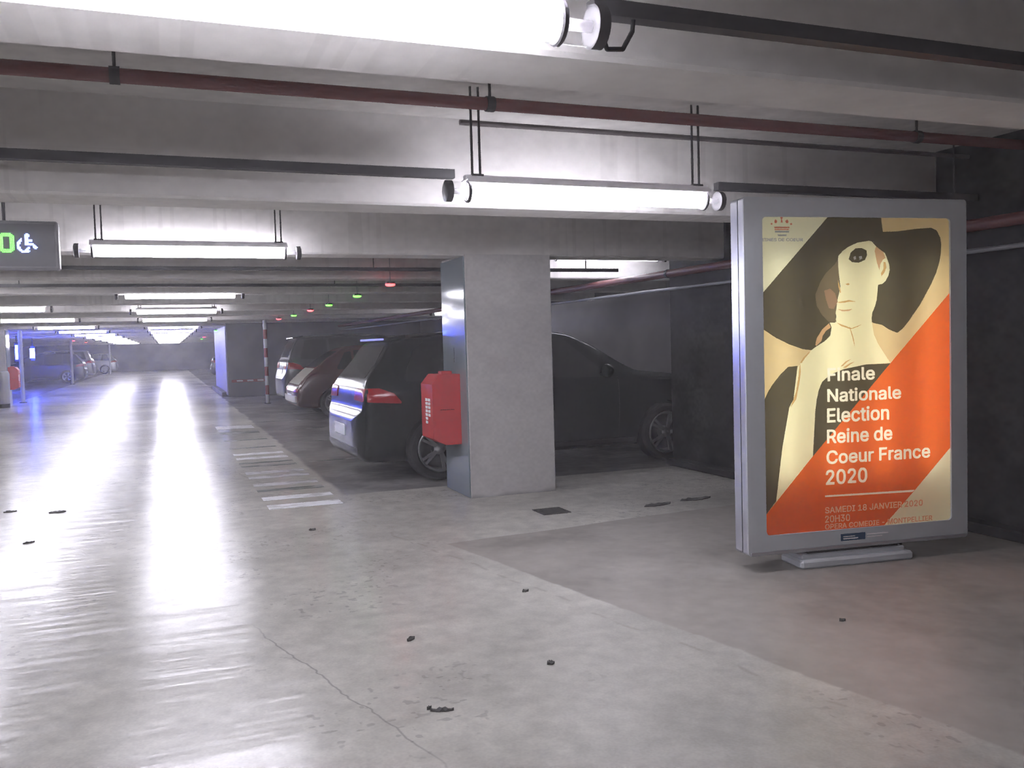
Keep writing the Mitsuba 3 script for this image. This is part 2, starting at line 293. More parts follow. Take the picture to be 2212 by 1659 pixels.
REGIONS = [
    ('warm', [(0.113,1.403),(0.497,1.395),(0.857,2.01),(1.501,2.015),(1.499,1.455),(0.754,0.764),(0.103,0.797)]),
    ('cream', [(0.124,2.018),(0.596,2.023),(0.574,1.983),(0.171,1.572),(0.115,1.516)]),
    ('cream', [(1.588,0.832),(1.376,0.631),(1.14,0.403),(0.926,0.206),(0.835,0.113),(1.585,0.052)]),
    ('dark', [(0.574,1.983),(0.592,2.023),(0.915,2.026),(0.921,1.981),(0.932,1.902),(1.036,1.906),(1.146,1.92),(1.257,1.927),(1.294,1.911),(1.317,1.871),(1.324,1.832),(1.321,1.776),(1.311,1.729),(1.288,1.665),(1.255,1.602),(1.179,1.484),(1.096,1.383),(1.058,1.344),(1.022,1.321),(0.967,1.342),(0.922,1.369),(0.868,1.381),(0.85,1.388),(0.673,1.469),(0.645,1.315),(0.512,1.245),(0.46,1.237),(0.408,1.244),(0.323,1.273),(0.238,1.313),(0.167,1.358),(0.113,1.392),(0.115,1.524),(0.171,1.572)]),
    ('skin', [(0.641,1.766),(0.668,1.793),(0.704,1.816),(0.766,1.841),(0.837,1.851),(0.868,1.847),(0.891,1.836),(0.913,1.808),(0.942,1.785),(0.957,1.754),(0.972,1.715),(0.975,1.683),(0.966,1.652),(0.947,1.621),(0.924,1.604),(0.897,1.6),(0.892,1.551),(0.887,1.512),(0.874,1.473),(0.858,1.442),(0.853,1.411),(0.855,1.384),(0.867,1.317),(0.894,1.261),(0.974,1.149),(0.812,1.145),(0.669,1.123),(0.58,1.095),(0.527,1.055),(0.505,1.009),(0.491,0.955),(0.481,0.886),(0.469,0.72),(0.461,0.612),(0.362,0.517),(0.227,0.387),(0.242,0.509),(0.27,0.692),(0.317,0.92),(0.344,0.962),(0.358,1.053),(0.372,1.137),(0.399,1.183),(0.443,1.224),(0.486,1.253),(0.548,1.286),(0.583,1.316),(0.592,1.362),(0.58,1.39),(0.615,1.389),(0.624,1.423),(0.616,1.454),(0.629,1.508),(0.652,1.593),(0.642,1.67),(0.637,1.732)]),
    ('blush', [(0.486,1.265),(0.496,1.303),(0.531,1.352),(0.575,1.386),(0.588,1.362),(0.557,1.344),(0.535,1.317),(0.526,1.287),(0.495,1.261)]),
    ('shade', [(0.526,1.625),(0.561,1.671),(0.614,1.716),(0.639,1.747),(0.639,1.686),(0.65,1.601),(0.63,1.524),(0.625,1.47),(0.615,1.424),(0.624,1.393),(0.575,1.394),(0.532,1.433),(0.498,1.487),(0.49,1.549)]),
    ('cheek', [(0.547,1.571),(0.586,1.582),(0.617,1.555),(0.634,1.508),(0.607,1.466),(0.576,1.471),(0.559,1.517)]),
    ('blush', [(0.891,1.832),(0.913,1.807),(0.935,1.785),(0.948,1.754),(0.93,1.742),(0.912,1.715),(0.907,1.684),(0.89,1.731),(0.877,1.793)]),
    ('tan', [(0.935,1.73),(0.948,1.73),(0.954,1.699),(0.939,1.668),(0.92,1.649),(0.918,1.668),(0.934,1.691)]),
    ('dark', [(0.707,1.747),(0.721,1.785),(0.752,1.808),(0.792,1.81),(0.823,1.797),(0.827,1.77),(0.814,1.743),(0.773,1.727),(0.729,1.73)]),
    ('grey', [(0.736,1.758),(0.752,1.766),(0.756,1.747),(0.742,1.743)]),
    ('grey', [(0.774,1.762),(0.792,1.766),(0.796,1.75),(0.778,1.743)]),
    ('dark', [(0.855,1.851),(0.895,1.836),(0.931,1.801),(0.944,1.781),(0.913,1.801),(0.882,1.824)]),
    ('tan', [(0.683,1.606),(0.701,1.612),(0.714,1.606),(0.701,1.599)]),
    ('tan', [(0.629,1.504),(0.656,1.508),(0.678,1.511),(0.709,1.516),(0.753,1.505),(0.709,1.506),(0.678,1.501),(0.647,1.5)]),
    ('blush', [(0.629,1.466),(0.673,1.46),(0.726,1.464),(0.708,1.454),(0.664,1.452)]),
    ('tan', [(0.635,1.632),(0.648,1.593),(0.656,1.562),(0.649,1.554),(0.639,1.593)]),
    ('tan', [(0.706,1.365),(0.721,1.337),(0.736,1.291),(0.741,1.246),(0.731,1.283),(0.719,1.324)]),
    ('tan', [(0.624,1.389),(0.665,1.375),(0.722,1.355),(0.789,1.376),(0.758,1.361),(0.716,1.349),(0.655,1.368)]),
    ('tan', [(0.647,1.14),(0.683,1.168),(0.72,1.181),(0.688,1.161),(0.662,1.14)]),
    ('tan', [(0.662,1.131),(0.704,1.154),(0.74,1.164),(0.709,1.147),(0.683,1.13)]),
    ('tan', [(0.389,1.171),(0.378,1.095),(0.361,1.007),(0.325,0.919),(0.361,0.962),(0.382,1.05),(0.393,1.117)]),
    ('tan', [(0.445,1.227),(0.409,1.197),(0.389,1.167),(0.399,1.166),(0.419,1.192),(0.455,1.227)]),
    ('dark', [(0.372,1.151),(0.358,1.053),(0.344,0.962),(0.317,0.92),(0.27,0.692),(0.227,0.395),(0.163,0.322),(0.094,0.258),(0.105,0.911),(0.165,0.973),(0.187,1.014),(0.217,1.055),(0.261,1.103),(0.312,1.147)]),
    ('dark', [(0.974,1.146),(0.812,1.145),(0.669,1.123),(0.58,1.095),(0.527,1.055),(0.505,1.009),(0.491,0.955),(0.481,0.886),(0.469,0.72),(0.461,0.61),(0.574,0.73),(0.719,0.891),(1.03,1.198)]),
    ('orange', [(1.5,1.664),(1.385,1.553),(1.03,1.202),(0.719,0.891),(0.441,0.613),(0.163,0.322),(0.051,0.208),(0.049,0.093),(0.743,0.033),(0.926,0.206),(1.14,0.403),(1.376,0.631),(1.491,0.739)]),
    ('white', [(0.537,0.406),(1.135,0.399),(1.117,0.387),(0.538,0.396)]),
    ('red', [(0.238,1.928),(0.335,1.928),(0.332,1.921),(0.241,1.92)]),
    ('red', [(0.24,1.916),(0.332,1.917),(0.329,1.911),(0.242,1.91)]),
    ('mauve', [(0.241,1.906),(0.332,1.906),(0.329,1.896),(0.243,1.896)]),
    ('mauve', [(0.258,1.885),(0.317,1.886),(0.312,1.877),(0.263,1.876)]),
    ('red', [(0.276,1.977),(0.285,1.99),(0.293,1.977),(0.287,1.97),(0.293,1.952),(0.278,1.952),(0.283,1.97)]),
    ('red', [(0.239,1.959),(0.249,1.969),(0.259,1.959),(0.253,1.948),(0.244,1.948)]),
    ('red', [(0.307,1.96),(0.319,1.969),(0.329,1.959),(0.324,1.948),(0.313,1.948)]),
    ('red', [(0.216,1.946),(0.224,1.95),(0.23,1.943),(0.221,1.939)]),
    ('red', [(0.335,1.945),(0.347,1.95),(0.351,1.941),(0.341,1.938)]),
]
TEXTS = [
    ('Finale', 0.562, 1.057, 0.075, 0.31),
    ('Nationale', 0.559, 0.939, 0.074, 0.487),
    ('Election', 0.556, 0.821, 0.082, 0.408),
    ('Reine de', 0.554, 0.702, 0.08, 0.431),
    ('Coeur France', 0.55, 0.583, 0.079, 0.691),
    ('2020', 0.544, 0.465, 0.087, 0.271),
    ('SAMEDI 18 JANVIER 2020', 0.536, 0.301, 0.037, 0.651),
    ('20H30', 0.535, 0.248, 0.041, 0.164),
    ('OPERA COMEDIE - MONTPELLIER', 0.535, 0.209, 0.031, 0.717),
    ('REINES DE COEUR', 0.144, 1.848, 0.017, 0.272),
]
# ---------------------------------------------------------------- illuminated poster panel
PO, PT, PN = np.array([2.93, 4.09, 0.0]), np.array([0.99186, -0.12733, 0.0]), np.array([0.12733, 0.99186, 0.0])   # left foot of the front, along it, into it
PM = np.eye(4); PM[:3, 0], PM[:3, 1], PM[:3, 2], PM[:3, 3] = PT, PN, (0, 0, 1), PO
def P3(mesh): return mesh.copy().apply_transform(PM)
def uz(poly, d0, d1):
    """a polygon in (u, z) as a slab between the depths d0 and d1"""
    m = extrude(poly, d1 - d0)
    return m.apply_transform(np.array([[1, 0, 0, 0], [0, 0, 1, d0], [0, 1, 0, 0], [0, 0, 0, 1.0]]))
def fixed(m):
    if m.is_watertight and m.volume < 0: m.invert()
    return m
panel = thing('poster_panel', 'illuminated grey framed poster panel on a low foot by the dark wall', 'advertising panel')
U0, U1, Z0, Z1 = .045, 1.487, .095, 2.09
u0, u1, z0, z1 = .158, 1.377, .205, 1.982
outer = sbox(U0, Z0, U1, Z1).buffer(-.02).buffer(.02)
hole = sbox(u0, z0, u1, z1).buffer(-.025).buffer(.025)
put('front_frame', P3(fixed(uz(outer.difference(hole), 0, .012))), 'frame_grey', panel)
put('door_edge', P3(fixed(uz(outer.difference(outer.buffer(-.018)), .012, .062))), 'alu', panel)
put('groove_seal', P3(fixed(uz(outer.buffer(-.012).difference(outer.buffer(-.03)), .062, .072))), 'black_rubber', panel)
put('shell', P3(fixed(uz(outer.difference(outer.buffer(-.018)), .072, .148))), 'alu', panel)
put('back_plate', P3(fixed(uz(outer.buffer(-.002), .142, .15))), 'frame_grey', panel)
inner = sbox(u0 - .035, z0 - .03, u1 + .035, z1 + .03)
put('light_box', P3(cat_(fixed(uz(inner.buffer(.004, join_style=2).difference(inner), .013, .138)), fixed(uz(inner.buffer(.004, join_style=2), .134, .138)))), 'box_white', panel)
for k in range(4):
    uu = u0 + .13 + k * (u1 - u0 - .26) / 3
    put('backlight_tube', P3(cyl((uu, .098, z0 + .30), (uu, .098, z1 - .22), .013, 12)), 'black_emit', panel, smooth=40, emitter=area(np.array([1.0, .97, .78]) * 0.46, 2.5))
put('edge_trim', P3(bx(U0 + .012, U1 - .012, -.006, .001, Z0 + .002, Z0 + .022, .003)), 'alu', panel)
st = put('maker_sticker', P3(bx(.628, .788, -.002, 0, .138, .178)), 'dark_blue_print', panel)
put('sticker_print', P3(cat_(bx(.642, .74, -.003, -.0019, .147, .153), bx(.642, .72, -.003, -.0019, .160, .164))), 'white_print', st)
put('small_print', P3(cat_(bx(.80, .94, -.002, 0, .162, .168), bx(.80, .90, -.002, 0, .148, .153))), 'white_print', panel)
foot = put('foot', P3(cat_(bx(.36, 1.09, -.03, .20, 0, .05, .012), bx(.385, 1.06, .01, .17, .04, .075, .006))), 'frame_grey', panel)
put('foot_rail', P3(bx(.43, 1.03, .03, .14, .07, .10, .004)), 'steel_dark', panel)
put('cable_gland', P3(cyl((1.075, .09, .05), (1.075, .09, .10), .022, 14)), 'black_rubber', panel, smooth=40)
# the print: flat paper of areas that do not overlap, lit from behind
def letters(text, h):
    m = meshkit.text_mesh(text, 1.0, depth=.01, bold=True)
    up = m.face_normals[:, 2] > .9
    return unary_union([Polygon(m.vertices[f][:, :2]).buffer(1e-4) for f in m.faces[up]]).buffer(.009, join_style=2)
def fit(text, u, z, h, w):
    from shapely import affinity
    g = letters(text, 1.0); a, b, c, d = g.bounds
    capital = letters(text[0], 1.0).bounds
    sx, sy = w / (c - a), h / (capital[3] - capital[1])
    return affinity.affine_transform(g, [sx, 0, 0, sy, u - a * sx, z - capital[1] * sy])
page = sbox(u0 - .02, z0 - .02, u1 + .02, z1 + .02)
area_of = {}
def paint(name, poly):
    poly = poly.buffer(0).intersection(page)
    for k in area_of: area_of[k] = area_of[k].difference(poly)
    area_of[name] = area_of.get(name, Polygon()).union(poly)
paint('warm', page)
ncream = 0
for name, pts in REGIONS:
    if name == 'white': continue
    if name == 'cream': ncream += 1; name = f'cream#{ncream}'
    paint({'grey': 'mauve'}.get(name, name), Polygon(pts))
paint('white#rule', Polygon([p for n, p in REGIONS if n == 'white'][0]))
corner = Polygon([p for n, p in REGIONS if n == 'cream'][1]).buffer(0)
for k, tx in enumerate(TEXTS):
    g = fit(*tx)
    if tx[0].startswith('REINES'): paint('mauve#name', g)
    elif tx[2] < .35 and tx[3] < .05: paint(f'pale#{k}', g.difference(corner)); paint(f'pink#{k}', g.intersection(corner))
    else: paint(f'white#{k}', g)
INK = {'warm': (.78, .62, .37), 'cream': (.86, .84, .66), 'dark': (.115, .10, .07), 'skin': (.93, .88, .63), 'blush': (.66, .42, .25), 'cheek': (.34, .22, .155), 'shade': (.20, .16, .11), 'tan': (.66, .44, .20), 'mauve': (.42, .42, .44),
       'orange': (.80, .17, .045), 'white': (.95, .93, .82), 'red': (.66, .22, .15), 'pale': (.90, .58, .40), 'pink': (.75, .38, .24)}
TITLE = {'warm': 'backdrop', 'cream': 'cream_corner', 'dark': 'hat_and_dress', 'skin': 'face_and_arm', 'blush': 'face_detail', 'shade': 'face_detail', 'cheek': 'face_detail', 'tan': 'face_detail', 'mauve': 'crest_print', 'orange': 'orange_band', 'white': 'lettering',
         'red': 'crest_print', 'pale': 'lettering', 'pink': 'lettering'}
poster = f'{panel}__poster'
def flat(poly):
    v, f = tri2d(poly)
    return P3(trimesh.Trimesh(np.stack([v[:, 0], v[:, 0] * 0 + .0125, v[:, 1]], 1), f, process=False))
for name in INK: mat('ink_' + name, {'type': 'principledthin', 'base_color': rgb(INK[name]), 'roughness': .6, 'spec_trans': 0.0, 'diff_trans': 1.2})
for full, poly in area_of.items():
    name = full.split('#')[0]
    if poly.is_empty: continue
    if name == 'warm':
        sheets = sorted(getattr(poly, 'geoms', [poly]), key=lambda g: -g.area)
        scene[poster] = mikit.ply(flat(sheets[0]), 'ink_warm'); labels[poster] = {'label': 'backlit paper poster of a woman in a wide black hat with an orange diagonal band'}
        for g in sheets[1:]:
            if g.area > 1e-5: put('backdrop', flat(g), 'ink_warm', poster)
    elif TITLE[name] == 'lettering' or '#' in full: put('rule' if full.endswith('rule') else TITLE[name], flat(poly), 'ink_' + name, poster)
    else:
        for g in getattr(poly, 'geoms', [poly]):
            if g.area > 1e-5: put(TITLE[name], flat(g), 'ink_' + name, poster)

# ---------------------------------------------------------------- pillar with fire cabinet
pil = thing('concrete_pillar', 'thick pale concrete pillar in the middle with a glossy painted left side', 'pillar')
put('shaft', bx(2.386, 3.184, 7.18, 7.85, -.01, 2.10, .008), 'pillar_mat', pil)
put('side_panel', bx(2.374, 2.39, 7.185, 7.845, .005, 2.075, .004), 'panel_paint', pil, label='blue grey glossy panel on the left side')
put('panel_seam', bx(2.3725, 2.375, 7.50, 7.508, 1.17, 1.30), 'black_rubber', pil)
def cabinet(x1, y0, y1, z0, z1, dep, label, cat='fire cabinet', out=-1):
    c = thing('fire_cabinet', label, cat)
    m = .06
    prof = Polygon([(0, z0), (dep * .55, z0), (dep, z0 + m), (dep, z1 - .085), (dep * .72, z1), (0, z1)])
    body = extrude(prof.buffer(-.006, join_style=2).buffer(.006), y1 - y0)
    body.apply_transform(np.array([[out, 0, 0, x1], [0, 0, 1, y0], [0, 1, 0, 0], [0, 0, 0, 1.0]]))
    if body.volume < 0: body.invert()
    put('body', body, 'red_plastic', c)
    put('handle', bx(*sorted((x1 + out * .03, x1 + out * .13)), (y0 + y1) / 2 - .05, (y0 + y1) / 2 + .05, z1 - .005, z1 + .025, .006), 'red_plastic', c)
    put('lid_strip', bx(*sorted((x1 + out * (dep + .001), x1 + out * (dep - .004))), y0 + .02, y1 - .02, z1 - .125, z1 - .085), 'red_plastic', c)
    lx = x1 + out * (dep + .0015)
    marks = []
    for r in range(2):
        for k in range(7 - 2 * (1 - r)):
            zz = z1 - .21 - k * .033
            marks.append(bx(lx - .001, lx + .001, y0 + .07 + r * .085, y0 + .135 + r * .085, zz - .024, zz))
    put('lettering', cat_(*marks), 'white_print', c, label='two columns of small white letters')
    put('side_seam', bx(*sorted((x1 + out * .06, x1 + out * (dep - .07))), y0 - .001, y0 + .002, (z0 + z1) / 2 - .002, (z0 + z1) / 2 + .002), 'black_rubber', c)
    return c
cabinet(2.374, 7.36, 7.72, .455, 1.07, .255, 'red fire cabinet with white lettering fixed to the left side of the pillar')
# ---------------------------------------------------------------- cars
from scipy.interpolate import PchipInterpolator
def ray_hit(mesh, orig, d):
    """first hit distance from each origin along the axis direction d: depth as a linear function over each front triangle"""
    ax = int(np.argmax(np.abs(d))); o2 = [k for k in range(3) if k != ax]
    tri = mesh.vertices[mesh.faces][mesh.face_normals @ d < -1e-4]
    lo, hi = orig[:, o2].min(0) - .01, orig[:, o2].max(0) + .01
    tri = tri[((tri[:, :, o2].max(1) >= lo) & (tri[:, :, o2].min(1) <= hi)).all(1)]
    A, B, C = (tri[:, k][:, o2] for k in range(3)); D = tri[:, :, ax]
    det = (B[:, 0] - A[:, 0]) * (C[:, 1] - A[:, 1]) - (B[:, 1] - A[:, 1]) * (C[:, 0] - A[:, 0]); det = np.where(np.abs(det) < 1e-12, 1e-12, det)
    gu = np.stack([(C[:, 1] - A[:, 1]) / det, -(C[:, 0] - A[:, 0]) / det]); gv = np.stack([-(B[:, 1] - A[:, 1]) / det, (B[:, 0] - A[:, 0]) / det])
    cu, cv = -(gu[0] * A[:, 0] + gu[1] * A[:, 1]), -(gv[0] * A[:, 0] + gv[1] * A[:, 1])
    gd = gu * (D[:, 1] - D[:, 0]) + gv * (D[:, 2] - D[:, 0]); cd = D[:, 0] + cu * (D[:, 1] - D[:, 0]) + cv * (D[:, 2] - D[:, 0])
    out = np.full(len(orig), np.inf); s = np.sign(d[ax])
    for k in range(0, len(orig), 512):
        p = orig[k:k + 512][:, o2]; u, v = p @ gu + cu, p @ gv + cv
        t = np.where((u >= -1e-5) & (v >= -1e-5) & (u + v <= 1 + 1e-5), (p @ gd + cd - orig[k:k + 512, ax:ax + 1]) * s, np.inf)
        out[k:k + 512] = t.min(1)
    return out
def patch(body, poly, axis, sign, off=.004, step=.07, r=0.0):
    """a polygon laid on the body: axis 'y' takes (x, z) seen from the side, 'x' takes (y, z) seen from front or back"""
    poly = Polygon(poly)
    if r: poly = poly.buffer(-r).buffer(r)
    v, f = tri2d(poly); v, f = trimesh.remesh.subdivide_to_size(np.column_stack([v, np.zeros(len(v))]), f, step, max_iter=12)
    m = trimesh.Trimesh(v, f); m.merge_vertices(); v, f = m.vertices, m.faces
    o = np.zeros((len(v), 3)); d = np.zeros(3)
    if axis == 'y': o[:, 0], o[:, 1], o[:, 2] = v[:, 0], 3 * sign, v[:, 1]; d[1] = -sign
    else: o[:, 0], o[:, 1], o[:, 2] = 8 * sign, v[:, 0], v[:, 1]; d[0] = -sign
    t = ray_hit(body, o, d); t = np.where(np.isfinite(t), t, np.median(t[np.isfinite(t)]))
    p = o + d * t[:, None]
    top = p - d * off; n = len(p)
    m = trimesh.Trimesh(top, f, process=False)
    if np.dot(m.face_normals.mean(0), -d) < 0: f = f[:, ::-1]
    e = trimesh.Trimesh(top, f, process=False); bd = e.edges[trimesh.grouping.group_rows(e.edges_sorted, require_count=1)]
    side = np.vstack([np.stack([bd[:, 1], bd[:, 0], bd[:, 0] + n], 1), np.stack([bd[:, 1], bd[:, 0] + n, bd[:, 1] + n], 1)])
    return trimesh.Trimesh(np.vstack([top, p + d * .004]), np.vstack([f, side]), process=False)
def flip(m):
    m = m.copy(); m.vertices[:, 1] *= -1; m.invert(); return m
def car_body(st, arches, r_arch, clear=.19):
    st = np.array(st, float); u = np.arange(len(st)); uu = np.linspace(0, len(st) - 1, 6 * (len(st) - 1) + 1)
    X, w, zb, zs, wt, zt = [PchipInterpolator(u, st[:, k])(uu) for k in range(6)]
    S = []
    for k in range(len(X)):
        h = zs[k] - zb[k]; t = max(zt[k] - zs[k], .01)
        hp = [(0, zb[k]), (.8 * w[k], zb[k]), (.95 * w[k], zb[k] + .12 * h), (.985 * w[k], zb[k] + .3 * h), (w[k], zb[k] + .6 * h), (.992 * w[k], zs[k] - .12 * h), (.965 * w[k], zs[k]),
              (.965 * w[k] + (wt[k] - .965 * w[k]) * .5, zs[k] + .48 * t), (wt[k], zt[k] - .13 * t), (.93 * wt[k], zt[k] - .055 * t), (.6 * wt[k], zt[k] - .012 * t), (0, zt[k])]
        s = np.arange(len(hp)); ss = np.linspace(0, len(hp) - 1, 2 * (len(hp) - 1) + 1)
        y, z = PchipInterpolator(s, [q[0] for q in hp])(ss), PchipInterpolator(s, [q[1] for q in hp])(ss)
        S.append(np.column_stack([np.r_[y, -y[-2:0:-1]], np.r_[z, z[-2:0:-1]]]))
    S = np.array(S); n, m = S.shape[:2]
    v = np.column_stack([np.repeat(X, m), S[:, :, 0].ravel(), S[:, :, 1].ravel()])
    k, i = np.meshgrid(np.arange(n - 1), np.arange(m), indexing='ij'); j = (i + 1) % m
    a, b, c, d = (k * m + i).ravel(), (k * m + j).ravel(), ((k + 1) * m + j).ravel(), ((k + 1) * m + i).ravel()
    f = np.vstack([np.stack([a, c, b], 1), np.stack([a, d, c], 1)])
    v = np.vstack([v, [X[0], 0, S[0, :, 1].mean()], [X[-1], 0, S[-1, :, 1].mean()]]); i = np.arange(m); j = (i + 1) % m; L = (n - 1) * m
    f = np.vstack([f, np.stack([j * 0 + n * m, i, j], 1), np.stack([j * 0 + n * m + 1, L + j, L + i], 1)])
    body = trimesh.Trimesh(v, f, process=False)
    if body.volume < 0: body.invert()
    man = m3.Manifold(m3.Mesh(body.vertices.astype(np.float32), body.faces.astype(np.uint32)))
    for ax, rz in arches:
        for sgn in (-1, 1):
            man = man - m3.Manifold.cylinder(.32, r_arch, r_arch, 40, True).rotate((90, 0, 0)).translate((ax, sgn * .86, rz))
    out = tm(man)
    return body, (out if len(out.faces) > 100 else body)
def wheel_parts(r, w, rim, spokes):
    """tyre, rim, spokes and hub about the y axis, outer face at -y"""
    t = np.linspace(0, 2 * np.pi, 13)
    prof = [(-w / 2 + .02, rim), (-w / 2, rim + .02), (-w / 2 + .005, r - .03), (-w / 2 + .03, r - .005), (0, r), (w / 2 - .03, r - .005), (w / 2, r - .04), (w / 2, rim)]
    Rz = trimesh.transformations.rotation_matrix(math.pi / 2, (0, 0, 1))
    tyre = lathe_x(prof, 36).apply_transform(Rz)
    rimm = lathe_x([(-w / 2 + .012, rim + .004), (-w / 2 + .004, rim - .004), (-w / 2 + .012, rim - .018), (-w / 2 + .08, rim - .03), (w / 2 - .02, rim - .03)], 36).apply_transform(Rz)
    back = cyl((0, .02, 0), (0, .05, 0), rim - .03, 28)
    sp = []
    for k in range(spokes):
        for dd in (-.13, .13):
            a = 2 * math.pi * k / spokes + dd
            b0, b1 = np.array([math.cos(a - dd * .2), 0, math.sin(a - dd * .2)]), np.array([math.cos(a), 0, math.sin(a)])
            s = bx(-.013, .013, -.012, .012, 0, 1, 0)
            p0, p1 = b0 * .045 + [0, -w / 2 + .03, 0], b1 * (rim - .012) + [0, -w / 2 + .022, 0]
            z = p1 - p0; L = np.linalg.norm(z); z /= L; x = np.cross([0, 1, 0], z); x /= np.linalg.norm(x); y = np.cross(z, x)
            M = np.eye(4); M[:3, 0], M[:3, 1], M[:3, 2], M[:3, 3] = x, y, z * L, p0
            sp.append(s.apply_transform(M))
    hub = lathe_x([(-w / 2 + .012, .0), (-w / 2 + .014, .03), (-w / 2 + .03, .06), (.02, .065)], 20).apply_transform(Rz)
    return {'tyre': (tyre, 'black_rubber'), 'rim': (rimm, 'alloy'), 'brake_disc': (back, 'steel_dark'), 'spokes': (cat_(*sp), 'alloy'), 'hub': (hub, 'alloy')}
HATCH = [(0, .55, .36, .56, .50, .60), (.02, .72, .28, .60, .66, .66), (.06, .82, .24, .66, .78, .735), (.085, .85, .22, .85, .74, .90), (.12, .865, .21, .915, .72, .985), (.28, .88, .2, .94, .66, 1.20), (.42, .885, .2, .945, .60, 1.385),
         (.60, .89, .2, .95, .575, 1.43), (1.2, .895, .19, .95, .565, 1.47), (1.9, .895, .19, .945, .57, 1.475), (2.3, .895, .19, .94, .58, 1.44), (2.6, .89, .19, .935, .61, 1.32), (2.95, .89, .19, .93, .68, 1.09), (3.12, .885, .19, .925, .74, 1.0),
         (3.5, .88, .2, .90, .74, .955), (3.85, .86, .2, .82, .70, .88), (4.05, .80, .2, .72, .64, .77), (4.16, .70, .22, .62, .56, .66), (4.2, .55, .3, .52, .45, .56)]
FAST = [(0, .52, .36, .50, .48, .53), (.02, .70, .30, .54, .62, .57), (.05, .79, .26, .58, .72, .62), (.10, .81, .24, .62, .74, .68), (.22, .82, .22, .78, .72, .80), (.45, .83, .2, .86, .66, 1.0), (.75, .835, .2, .88, .58, 1.22), (.98, .84, .2, .89, .55, 1.335),
        (1.3, .84, .19, .90, .54, 1.375), (1.9, .845, .19, .90, .55, 1.38), (2.3, .845, .19, .90, .56, 1.34), (2.6, .84, .19, .89, .59, 1.22), (2.95, .84, .19, .88, .66, 1.0), (3.1, .835, .19, .87, .70, .93),
        (3.5, .83, .2, .84, .70, .88), (3.8, .81, .2, .77, .66, .81), (3.95, .74, .22, .66, .60, .70), (4.0, .55, .3, .52, .45, .56)]
SUV = [(0, .60, .42, .64, .54, .70), (.02, .76, .34, .70, .70, .76), (.06, .86, .3, .78, .80, .86), (.09, .88, .28, .98, .78, 1.04), (.13, .90, .27, 1.04, .76, 1.12), (.22, .91, .26, 1.06, .72, 1.35), (.34, .915, .26, 1.07, .66, 1.56),
       (.5, .915, .26, 1.075, .63, 1.60), (1.2, .92, .25, 1.07, .62, 1.64), (2.1, .92, .25, 1.06, .63, 1.63), (2.5, .92, .25, 1.05, .65, 1.52), (2.85, .915, .25, 1.05, .70, 1.28), (3.15, .91, .25, 1.04, .76, 1.11),
       (3.6, .90, .26, 1.01, .76, 1.07), (3.95, .88, .27, .93, .72, .98), (4.15, .82, .28, .82, .66, .87), (4.26, .72, .3, .70, .58, .74), (4.3, .55, .36, .6, .45, .64)]
_shell = {}
